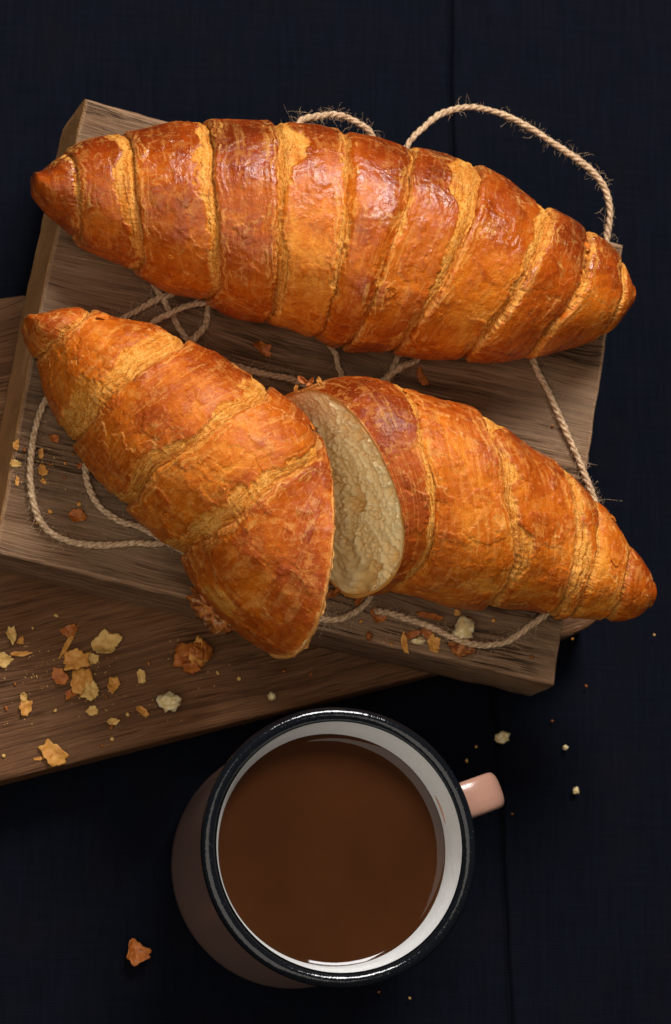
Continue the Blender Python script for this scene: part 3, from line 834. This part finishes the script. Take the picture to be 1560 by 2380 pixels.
# ------------------------------------------------------------------ jute twine
def build_twine():
    Zb = BOARD_Z + 0.13
    path = [  # picture point, height above the board
        (872, 1420, .05), (905, 1425, 0), (940, 1436, 0), (1000, 1457, .08), (1060, 1485, .30), (1100, 1497, .25), (1140, 1499, .1), (1185, 1488, 0), (1235, 1452, 0), (1285, 1415, 0),
        (1380, 1330, 0), (1400, 1230, .1), (1382, 1165, .1), (1350, 1080, 0), (1310, 990, 0), (1275, 910, 0), (1240, 830, 0),
        (1270, 730, 0), (1360, 650, 0), (1400, 595, .15), (1413, 540, .3), (1418, 485, .5), (1402, 430, .5), (1362, 385, .4), (1290, 335, .2), (1220, 290, .1), (1150, 259, 0), (1090, 249, 0), (1030, 263, 0), (985, 296, .1), (942, 350, .2),
        (920, 480, 0), (980, 700, 0), (975, 822, 0), (930, 855, .25), (890, 890, .1), (870, 960, 0), (895, 930, 0), (902, 885, 0), (916, 850, 0), (926, 815, 0),
        (930, 700, 0), (900, 450, 0), (868, 322, .1), (832, 286, .1), (785, 267, .1), (732, 272, .1), (690, 292, .1),
        (620, 420, 0), (540, 620, 0), (492, 695, .1), (450, 706, .3), (400, 726, .45), (342, 766, .1),
        (260, 900, 0), (212, 1030, 0), (199, 1085, 0), (206, 1130, 0), (232, 1178, 0), (282, 1212, 0), (345, 1235, 0),
        (560, 1360, 0), (690, 1422, 0), (740, 1438, 0), (792, 1438, 0), (842, 1410, 0), (866, 1365, 0),
        (900, 1200, 0), (830, 1000, 0), (796, 880, 0), (785, 850, 0), (768, 805, 0),
        (650, 690, 0), (520, 640, 0), (487, 700, 0), (477, 755, .05), (440, 800, .30), (400, 860, .1),
        (220, 900, 0), (150, 890, 0), (112, 922, 0), (86, 980, .05), (71, 1075, .1), (76, 1160, .1), (102, 1222, .05), (152, 1255, 0), (230, 1267, 0), (310, 1262, 0), (385, 1257, 0),
        (480, 1180, 0), (420, 950, 0), (300, 820, 0), (250, 765, 0), (265, 751, 0), (320, 721, 0), (366, 695, .05), (410, 672, .05),
        (430, 600, 0), (370, 580, 0), (355, 645, 0), (385, 706, 0), (428, 780, 0), (470, 816, 0), (520, 841, 0), (600, 866, 0), (690, 886, 0), (760, 930, 0)]
    pts = [unproj(x, y, Zb + dz) for x, y, dz in path]
    C = spline(pts, 0.055)
    C[:, 2] = np.maximum(C[:, 2], -5)
    T = np.gradient(C, axis=0); T /= np.linalg.norm(T, axis=1)[:, None]
    side = np.cross(T, (0, 0, 1.0)); side /= np.maximum(np.linalg.norm(side, axis=1), 1e-6)[:, None]
    upv = np.cross(side, T)
    s = np.r_[0, np.cumsum(np.linalg.norm(np.diff(C, axis=0), axis=1))]
    root = empty("twine", np.r_[C[0][:2], BOARD_Z])
    tag(root, "hairy jute twine looped over the board and under the croissants", "twine")
    ns = 7
    thick = 0.93 + 0.22 * noise(np.c_[s, 0 * s, 0 * s], 0.6, 3) + 0.10 * noise(np.c_[s, 0 * s, 0 * s], 2.1, 6)
    for k in range(3):
        a = s * 2 * math.pi / 0.8 + k * 2 * math.pi / 3 + 2.2 * noise(np.c_[s, 0 * s, 0 * s], .35, 5)
        o = 0.055 * thick
        c = C + (np.cos(a) * o)[:, None] * side + (np.sin(a) * o)[:, None] * upv
        r = 0.068 * thick * (1 + 0.32 * noise(np.c_[s, 0 * s + k * 3.7, 0 * s], 1.6, 9))
        th = np.linspace(0, 2 * math.pi, ns, endpoint=False)
        V = c[:, None] + r[:, None, None] * (np.cos(th)[None, :, None] * side[:, None] + np.sin(th)[None, :, None] * upv[:, None])
        mesh_obj("strand", V.reshape(-1, 3), grid_faces(len(c), ns, True), JUTE, root)
    # loose fibres
    r2 = np.random.default_rng(5)
    VV, FF, nv = [], [], 0
    for k in range(10500):
        i = r2.integers(2, len(C) - 2)
        clump = noise(np.array([[s[i], 0.3, 0.7]]), 0.35, 2)[0]
        if r2.random() > 0.55 + 0.9 * clump: continue
        d = T[i] * r2.normal(0, .8) + side[i] * r2.normal(0, 1) + upv[i] * r2.normal(0.2, .6)
        d /= np.linalg.norm(d)
        ln = min(0.55, r2.gamma(2.0, 0.11) + 0.10)
        if r2.random() < 0.03: ln *= 1.7
        m = 5
        p = C[i] + side[i] * r2.normal(0, .08); cur = r2.normal(0, 1, 3); line = [p]
        for j in range(m):
            d = d + cur * 0.42 + r2.normal(0, .34, 3); d /= np.linalg.norm(d)
            p = p + d * ln / m
            line.append(p)
        line = np.array(line)
        gx, gy = proj(C[i])
        if np.any(line[:, 2] < BOARD_Z + 0.01) and gy > 345 + max(0, gx - 900) * 0.45:
            line[:, 2] = np.maximum(line[:, 2], BOARD_Z + 0.012)
        rad = np.linspace(0.0048, 0.0028, m + 1) * r2.uniform(.7, 1.2)
        t = np.gradient(line, axis=0); t /= np.maximum(np.linalg.norm(t, axis=1), 1e-6)[:, None]
        e1 = np.cross(t, (0.3, 0.2, 0.93)); e1 /= np.maximum(np.linalg.norm(e1, axis=1), 1e-6)[:, None]
        e2 = np.cross(t, e1)
        th = np.array([0, 2.1, 4.2])
        V = line[:, None] + rad[:, None, None] * (np.cos(th)[None, :, None] * e1[:, None] + np.sin(th)[None, :, None] * e2[:, None])
        VV.append(V.reshape(-1, 3)); FF.append(grid_faces(m + 1, 3, True) + nv); nv += (m + 1) * 3
    tag(mesh_obj("loose_fibres", np.vstack(VV), np.vstack(FF), JUTE, root), kind="stuff")


build_twine()


# ------------------------------------------------------------------ mug and coffee
def lathe(name, prof, center, mat, parent=None, seg=128, wob=0.0):
    th = np.linspace(0, 2 * math.pi, seg, endpoint=False)
    pr = np.array(prof, float)
    V = np.stack([np.outer(pr[:, 0], np.cos(th)), np.outer(pr[:, 0], np.sin(th)), np.repeat(pr[:, 1:2], seg, 1)], -1)
    if wob:
        k = 1 + wob * noise(np.stack([np.cos(th), np.sin(th), 0 * th], -1), 1.5, 4)
        V[..., :2] *= k[None, :, None]
    return mesh_obj(name, V.reshape(-1, 3) + center, grid_faces(len(pr), seg, True), mat, parent)


def speckled(name, base, speck, rough, amount, **kw):
    m = Mat(name)
    v = m.coords((100, 100, 100))
    vo = m.n("ShaderNodeTexVoronoi", {"Vector": v, "Scale": 7.0}).outputs["Distance"]
    f = m.math('MULTIPLY', m.ramp(vo, [(0.06, 1.0), (0.14, 0.0)]), m.ramp(m.noise(v, 0.8, 3), [(0.45, 0.0), (0.6, amount)]))
    c = m.mix(f, base, speck)
    return m.out(Base_Color=c, Roughness=m.math('ADD', rough, m.math('MULTIPLY', m.noise(v, 3, 3), 0.08)), Normal=m.bump(m.noise(v, 2.2, 4, 0.6), 0.12, 0.002), **kw)


def build_mug():
    H = 7.5
    rim = unproj(789, 1968, H)
    c = np.array([rim[0], rim[1], 0.0])
    root = empty("mug", c)
    tag(root, "pink-beige enamel mug with black rim standing on the dark cloth", "mug")
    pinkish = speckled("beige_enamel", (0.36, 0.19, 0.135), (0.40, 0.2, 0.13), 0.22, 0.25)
    shaded_beige = speckled("shaded_beige_enamel", (0.185, 0.112, 0.092), (0.14, 0.08, 0.065), 0.3, 0.2)  # handle's beige made darker: the body's shade is put into its colour
    white = speckled("white_enamel", (0.80, 0.80, 0.78), (0.70, 0.69, 0.66), 0.30, 0.2)
    black = speckled("black_enamel", (0.004, 0.005, 0.007), (0.40, 0.42, 0.44), 0.07, 0.15)
    body = [(0.0, 0.12), (3.2, 0.10), (3.5, 0.0), (3.72, 0.03), (3.90, 0.16), (3.98, 0.40), (4.0, 0.9), (4.0, 3.0), (4.0, 5.2), (4.0, 6.9), (4.0, 7.35)]
    lathe("body", body, c, shaded_beige, root)
    lining = [(3.93, 7.58), (3.90, 7.45), (3.82, 7.15), (3.66, 6.5), (3.60, 5.9), (3.55, 4.5), (3.50, 2.0), (3.42, .9), (3.2, .5), (0.0, .35)]
    lathe("lining", lining, c, white, root, wob=0.004)
    t = np.linspace(0, 2 * math.pi, 28)
    lathe("rim", [(4.18 + 0.225 * math.cos(a), 7.45 + 0.225 * math.sin(a)) for a in t], c, black, root, wob=0.006)
    # handle: a flat-oval strap bent in the vertical plane through the axis
    tip = unproj(1150, 1836, 6.3)
    d = np.array([tip[0] - c[0], tip[1] - c[1]]); d /= np.linalg.norm(d)
    path = spline([(3.70, 6.55), (4.5, 6.62), (5.2, 6.52), (5.72, 6.10), (5.9, 5.3), (5.85, 4.2), (5.6, 3.2), (5.0, 2.4), (4.3, 2.0), (3.6, 1.9)], 0.12)
    tn = np.gradient(path, axis=0); tn /= np.linalg.norm(tn, axis=1)[:, None]
    nm = np.stack([-tn[:, 1], tn[:, 0]], 1)
    th = np.linspace(0, 2 * math.pi, 28, endpoint=False)
    sup = lambda v: np.sign(v) * np.abs(v) ** 0.75
    V = []
    for p, n_ in zip(path, nm):
        wv, hv = 0.60 * sup(np.cos(th)), 0.26 * sup(np.sin(th))
        rr = p[0] + n_[0] * hv; zz = p[1] + n_[1] * hv
        V.append(np.stack([c[0] + d[0] * rr - d[1] * wv, c[1] + d[1] * rr + d[0] * wv, zz], -1))
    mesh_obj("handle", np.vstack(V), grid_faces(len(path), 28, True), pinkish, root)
    # the coffee
    m = Mat("milky_coffee")
    v = m.coords((100, 100, 100))
    col = m.mix(m.ramp(m.noise(v, 0.35, 3), [(0.35, 0.0), (0.7, 1.0)]), (0.036, 0.0112, 0.0034), (0.046, 0.0145, 0.0044))
    cm = m.out(Base_Color=col, Roughness=0.04, Specular_IOR_Level=0.3, Normal=m.bump(m.noise(v, 0.5, 2), 0.05, 0.004))
    lv = 6.45
    rr = [0.0] + list(np.linspace(0.25, 3.38, 14)) + [3.50, 3.58, 3.64, 3.668]
    pr = [(r, lv + (0.0 if r < 3.38 else 0.08 * ((r - 3.38) / 0.285) ** 2.2)) for r in rr] + [(3.60, 6.1), (3.4, 5.2), (0.0, 5.2)]
    tag(lathe("coffee", pr, c, cm), "milk coffee filling the enamel mug", "coffee")


build_mug()

# ------------------------------------------------------------------ loose flakes and crumbs
FK = {'g': FL_GOLD, 'p': FL_PALE, 'b': FL_BROWN}
UPZ, LOZ, CLZ = BOARD_Z, LOW_Z, 0.0
S = 1 / 72.0
# picture x, y, surface height, width px, height px, turn, colour, label (None = one of the tiny look-alikes)
FLAKES = [
    (26, 1476, LOZ, 26, 40, .2, 'p', "pale upright flake at the left end of the brown board"),
    (48, 1488, LOZ, 16, 24, -.4, 'g', "small golden flake touching the pale upright one at far left"),
    (8, 1536, LOZ, 40, 34, .1, 'p', "yellowish flake cut off by the left picture edge"),
    (50, 1519, LOZ, 46, 11, .08, 'g', "thin flat sliver beside the left picture edge"),
    (176, 1538, LOZ, 62, 50, .5, 'g', "large golden flake on top of the pile on the brown board"),
    (157, 1494, LOZ, 96, 12, 1.05, 'g', "long thin sliver leaning up from the flake pile"),
    (160, 1466, LOZ, 36, 26, .5, 'b', "dim brown flake just behind the long thin sliver"),
    (138, 1575, LOZ, 34, 44, .3, 'b', "reddish brown pointed flake left of the pile"),
    (184, 1582, LOZ, 44, 72, -.5, 'g', "tan folded flake in the lower middle of the pile"),
    (172, 1606, LOZ, 20, 50, -.8, 'b', "narrow brown flake under the folded one"),
    (208, 1608, LOZ, 50, 46, .2, 'p', "pale rounded flake at the lower right of the pile"),
    (217, 1532, LOZ, 26, 28, .7, 'p', "small pale flake between the pile and the big yellow flake"),
    (246, 1498, LOZ, 66, 48, .35, 'p', "big flat yellow flake right of the pile on the brown board"),
    (252, 1474, LOZ, 14, 14, .3, 'b', "little brown chip above the big yellow flake"),
    (262, 1594, LOZ, 24, 42, -.2, 'g', "upright tan flake right of the pile"),
    (58, 1645, LOZ, 26, 34, -.3, 'g', "rounded orange flake near the left picture edge"),
    (53, 1620, LOZ, 18, 20, .1, 'p', "pale curled chip above the rounded orange flake"),
    (332, 1654, LOZ, 34, 20, -.6, 'g', "small pointed flake left of the white crumb"),
    (261, 1677, LOZ, 26, 16, .1, 'p', "small tan flake below the upright one"),
    (214, 1654, LOZ, 24, 22, .2, 'p', "faint greyish flake below the pile"),
    (328, 1574, LOZ, 20, 34, .2, 'p', "faint thin flake between pile and brown chunk"),
    (122, 1752, LOZ, 60, 46, -.5, 'g', "large caramel flake at the lower left of the brown board"),
    (92, 1763, LOZ, 26, 9, .1, 'g', "tiny sliver beside the large caramel flake"),
    (125, 1021, UPZ, 22, 18, 0, 'b', "reddish chip on the grey board inside the left twine loop"),
    (37, 1037, UPZ, 16, 28, -.2, 'g', "upright golden chip near the left rim of the grey board"),
    (98, 1093, UPZ, 26, 30, -.5, 'g', "golden flake half under the left twine loop"),
    (37, 1078, UPZ, 24, 16, -.2, 'p', "pale ragged chip left of the twine loop"),
    (95, 1054, UPZ, 12, 22, .1, 'g', "thin golden chip right behind the left twine"),
    (100, 1118, UPZ, 20, 12, -.3, 'g', "golden chip below the flake half under the twine"),
    (40, 1119, UPZ, 11, 24, -.1, 'g', "narrow upright chip left of the twine loop"),
    (186, 1083, UPZ, 20, 12, .2, 'b', "small brown chip close to the left croissant half"),
    (178, 1201, UPZ, 38, 30, 0, 'b', "dark orange flake standing inside the two left twine loops"),
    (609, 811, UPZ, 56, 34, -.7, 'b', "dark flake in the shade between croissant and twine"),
    (978, 876, UPZ, 22, 48, .3, 'b', "upright brown flake behind the right croissant half"),
    (770, 1381, UPZ, 48, 18, .35, 'b', "brown strip of crust between the two croissant halves"),
    (938, 1496, UPZ, 18, 50, .3, 'g', "curled orange strip at the board's front edge left of the seed-like crumb"),
    (955, 1478, UPZ, 40, 16, .4, 'b', "brown shard lying above the pale seed-like crumb"),
    (1008, 1498, UPZ, 42, 40, .2, 'g', "folded golden flake between seed-like crumb and big crumb"),
    (996, 1466, UPZ, 30, 34, 1.0, 'b', "brown shard under the twine beside the big crumb"),
    (1000, 1434, UPZ, 70, 16, -.2, 'b', "long dark red sliver just behind the twine"),
    (879, 1432, UPZ, 40, 34, .4, 'b', "brown crumbly flake at the frayed end of the twine"),
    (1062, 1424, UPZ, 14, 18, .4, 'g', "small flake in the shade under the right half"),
    (315, 2214, CLZ, 62, 62, -.7, 'b', "single brown flake lying on the dark cloth left of the mug"),
]
for k, (x, y, z, w, h, an, ck, lb) in enumerate(FLAKES):
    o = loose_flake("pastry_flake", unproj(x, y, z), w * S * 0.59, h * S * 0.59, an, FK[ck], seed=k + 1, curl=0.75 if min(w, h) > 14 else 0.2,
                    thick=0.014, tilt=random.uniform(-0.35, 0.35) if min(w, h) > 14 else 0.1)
    tag(o, lb, "flake", "loose pastry flakes")
CRUMBS = [
    (391, 1634, LOZ, 56, 46, .3, CRUMB_WHITE, "whitish porous crumb alone on the brown board"),
    (630, 1619, LOZ, 20, 20, 0, CRUMB_WHITE, "small pale crumb near the brown board's front edge above the mug"),
    (1163, 1715, CLZ, 36, 32, .3, CRUMB_WHITE, "brightest white crumb on the dark cloth above the mug handle"),
    (1313, 1738, CLZ, 14, 11, 0, CRUMB_WHITE, "small pale crumb on the cloth right of the bright one"),
    (1338, 1838, CLZ, 14, 18, .4, CRUMB_WHITE, "yellowish crumb on the cloth right of the mug handle"),
    (1073, 1466, UPZ, 58, 50, .6, CRUMB_WHITE, "big soft crumb behind the twine at the board's front edge"),
    (1070, 1506, UPZ, 62, 42, -.2, CRUMB_BROWN, "big toasted lump in front of the twine at the board's front edge"),
    (972, 1491, UPZ, 34, 18, .1, CRUMB_WHITE, "pale seed-like crumb at the board's front edge"),
    (856, 1479, UPZ, 15, 22, .1, CRUMB_BROWN, "golden crumb at the board's front edge left of the shards"),
]
for k, (x, y, z, w, h, an, mt, lb) in enumerate(CRUMBS):
    o = crumb_lump("bread_crumb", unproj(x, y, z), w * S * 0.5, h * S * 0.5, min(w, h) * S * 0.42, an, mt, k + 1, None, 0.45, 3)
    tag(o, lb, "crumb", "bread crumbs")
chunk = tag(empty("pastry_chunk", unproj(453, 1524, LOZ)), "large brown chunk of crust below the left half", "pastry chunk")
for k, (x, y, z, a, b, an, nrm, mt) in enumerate([(448, 1528, LOZ + .22, .62, .50, .3, (.1, -.1, 1), FL_BROWN), (440, 1512, LOZ + .42, .34, .50, -.2, (-.55, .1, .8), FL_BROWN), (456, 1508, LOZ + .55, .22, .52, -.25, (-.2, 0, 1), FL_GOLD),
                                                 (476, 1512, LOZ + .48, .30, .50, -.3, (.6, .1, .8), FL_BROWN), (468, 1530, LOZ + .32, .40, .36, .5, (.5, -.4, .8), FL_GOLD), (446, 1552, LOZ + .28, .30, .28, .1, (-.1, -.8, .7), FL_BROWN)]):
    loose_flake("crust_layer", unproj(x, y, z), a, b, an, mt, seed=700 + k, normal=nrm, parent=chunk, curl=-0.35, thick=0.10)
TINY = [(76, 1460), (247, 1619), (505, 1564), (346, 1541), (555, 1577), (721, 1567), (260, 1718), (237, 1734), (130, 1431), (35, 1591), (296, 1660), (14, 1647), (128, 1652), (260, 1690), (8, 1757), (660, 1560)]
for k, (x, y) in enumerate(TINY):
    tag(crumb_lump("bread_crumb", unproj(x, y, LOZ), random.uniform(.05, .10), random.uniform(.04, .08), .04, random.uniform(0, 3), [FL_PALE, CRUMB_BROWN][k % 2], k + 60, None, .4, 2),
        "tiny crumb on the warm brown board", "crumb", "tiny crumbs on the brown board")
for k, (x, y) in enumerate([(57, 1046), (151, 1077), (117, 1080), (116, 1190), (170, 1055), (183, 1172), (150, 1110), (86, 1215), (1283, 991), (1146, 1442), (1234, 1527), (838, 1445), (1090, 1440), (910, 1500), (640, 870), (1330, 1485)]):
    tag(crumb_lump("bread_crumb", unproj(x, y, UPZ), random.uniform(.05, .10), random.uniform(.04, .08), .05, random.uniform(0, 3), [CRUMB_BROWN, FL_GOLD][k % 2], k + 90, None, .4, 2),
        "tiny crumb on the thick grey-brown board", "crumb", "tiny crumbs on the upper board")
for k, (x, y) in enumerate([(1520, 1476), (1362, 1595), (1106, 1736), (1283, 1676), (1084, 1768), (880, 2306), (952, 2320), (1190, 1892)]):
    tag(crumb_lump("bread_crumb", unproj(x, y, CLZ), random.uniform(.04, .075), random.uniform(.04, .06), .04, random.uniform(0, 3), [FL_PALE, CRUMB_BROWN][k % 2], k + 120, None, .4, 2),
        "tiny crumb on the dark cloth", "crumb", "tiny crumbs on the cloth")


# ------------------------------------------------------------------ fine dust of crumbs
def crumb_dust():
    r2 = np.random.default_rng(77)
    spots = [(180, 1570, 90, 60, LOZ, 70), (300, 1620, 200, 60, LOZ, 45), (60, 1560, 60, 120, LOZ, 30), (820, 1400, 50, 45, UPZ, 45), (990, 1480, 90, 25, UPZ, 45), (110, 1080, 60, 60, UPZ, 30), (450, 1530, 70, 40, LOZ, 25)]
    tet = np.array([(1, 0, -.5), (-.5, .87, -.5), (-.5, -.87, -.5), (0, 0, .8), (.6, .6, .2)])
    tf = np.array([(0, 1, 2), (0, 4, 3), (4, 1, 3), (1, 2, 3), (2, 0, 3), (0, 1, 4)])
    V, F = [], []
    for x, y, rx, ry, z, n in spots:
        for _ in range(n):
            p = unproj(x + r2.normal(0, rx * .6), y + r2.normal(0, ry * .6), z)
            q = tet * r2.uniform(.012, .032) * r2.uniform(.6, 1.3, (5, 3)); a = r2.uniform(0, 6.28)
            q = q @ np.array([[math.cos(a), -math.sin(a), 0], [math.sin(a), math.cos(a), 0], [0, 0, 1]]).T
            q[:, 2] -= q[:, 2].min()
            F.append(tf + 5 * len(V)); V.append(q + p)
    o = mesh_obj("crumb_dust", np.vstack(V), np.vstack(F), FL_PALE, smooth=False)
    tag(o, "fine dust of pastry crumbs on the boards", "crumbs", kind="stuff")


crumb_dust()
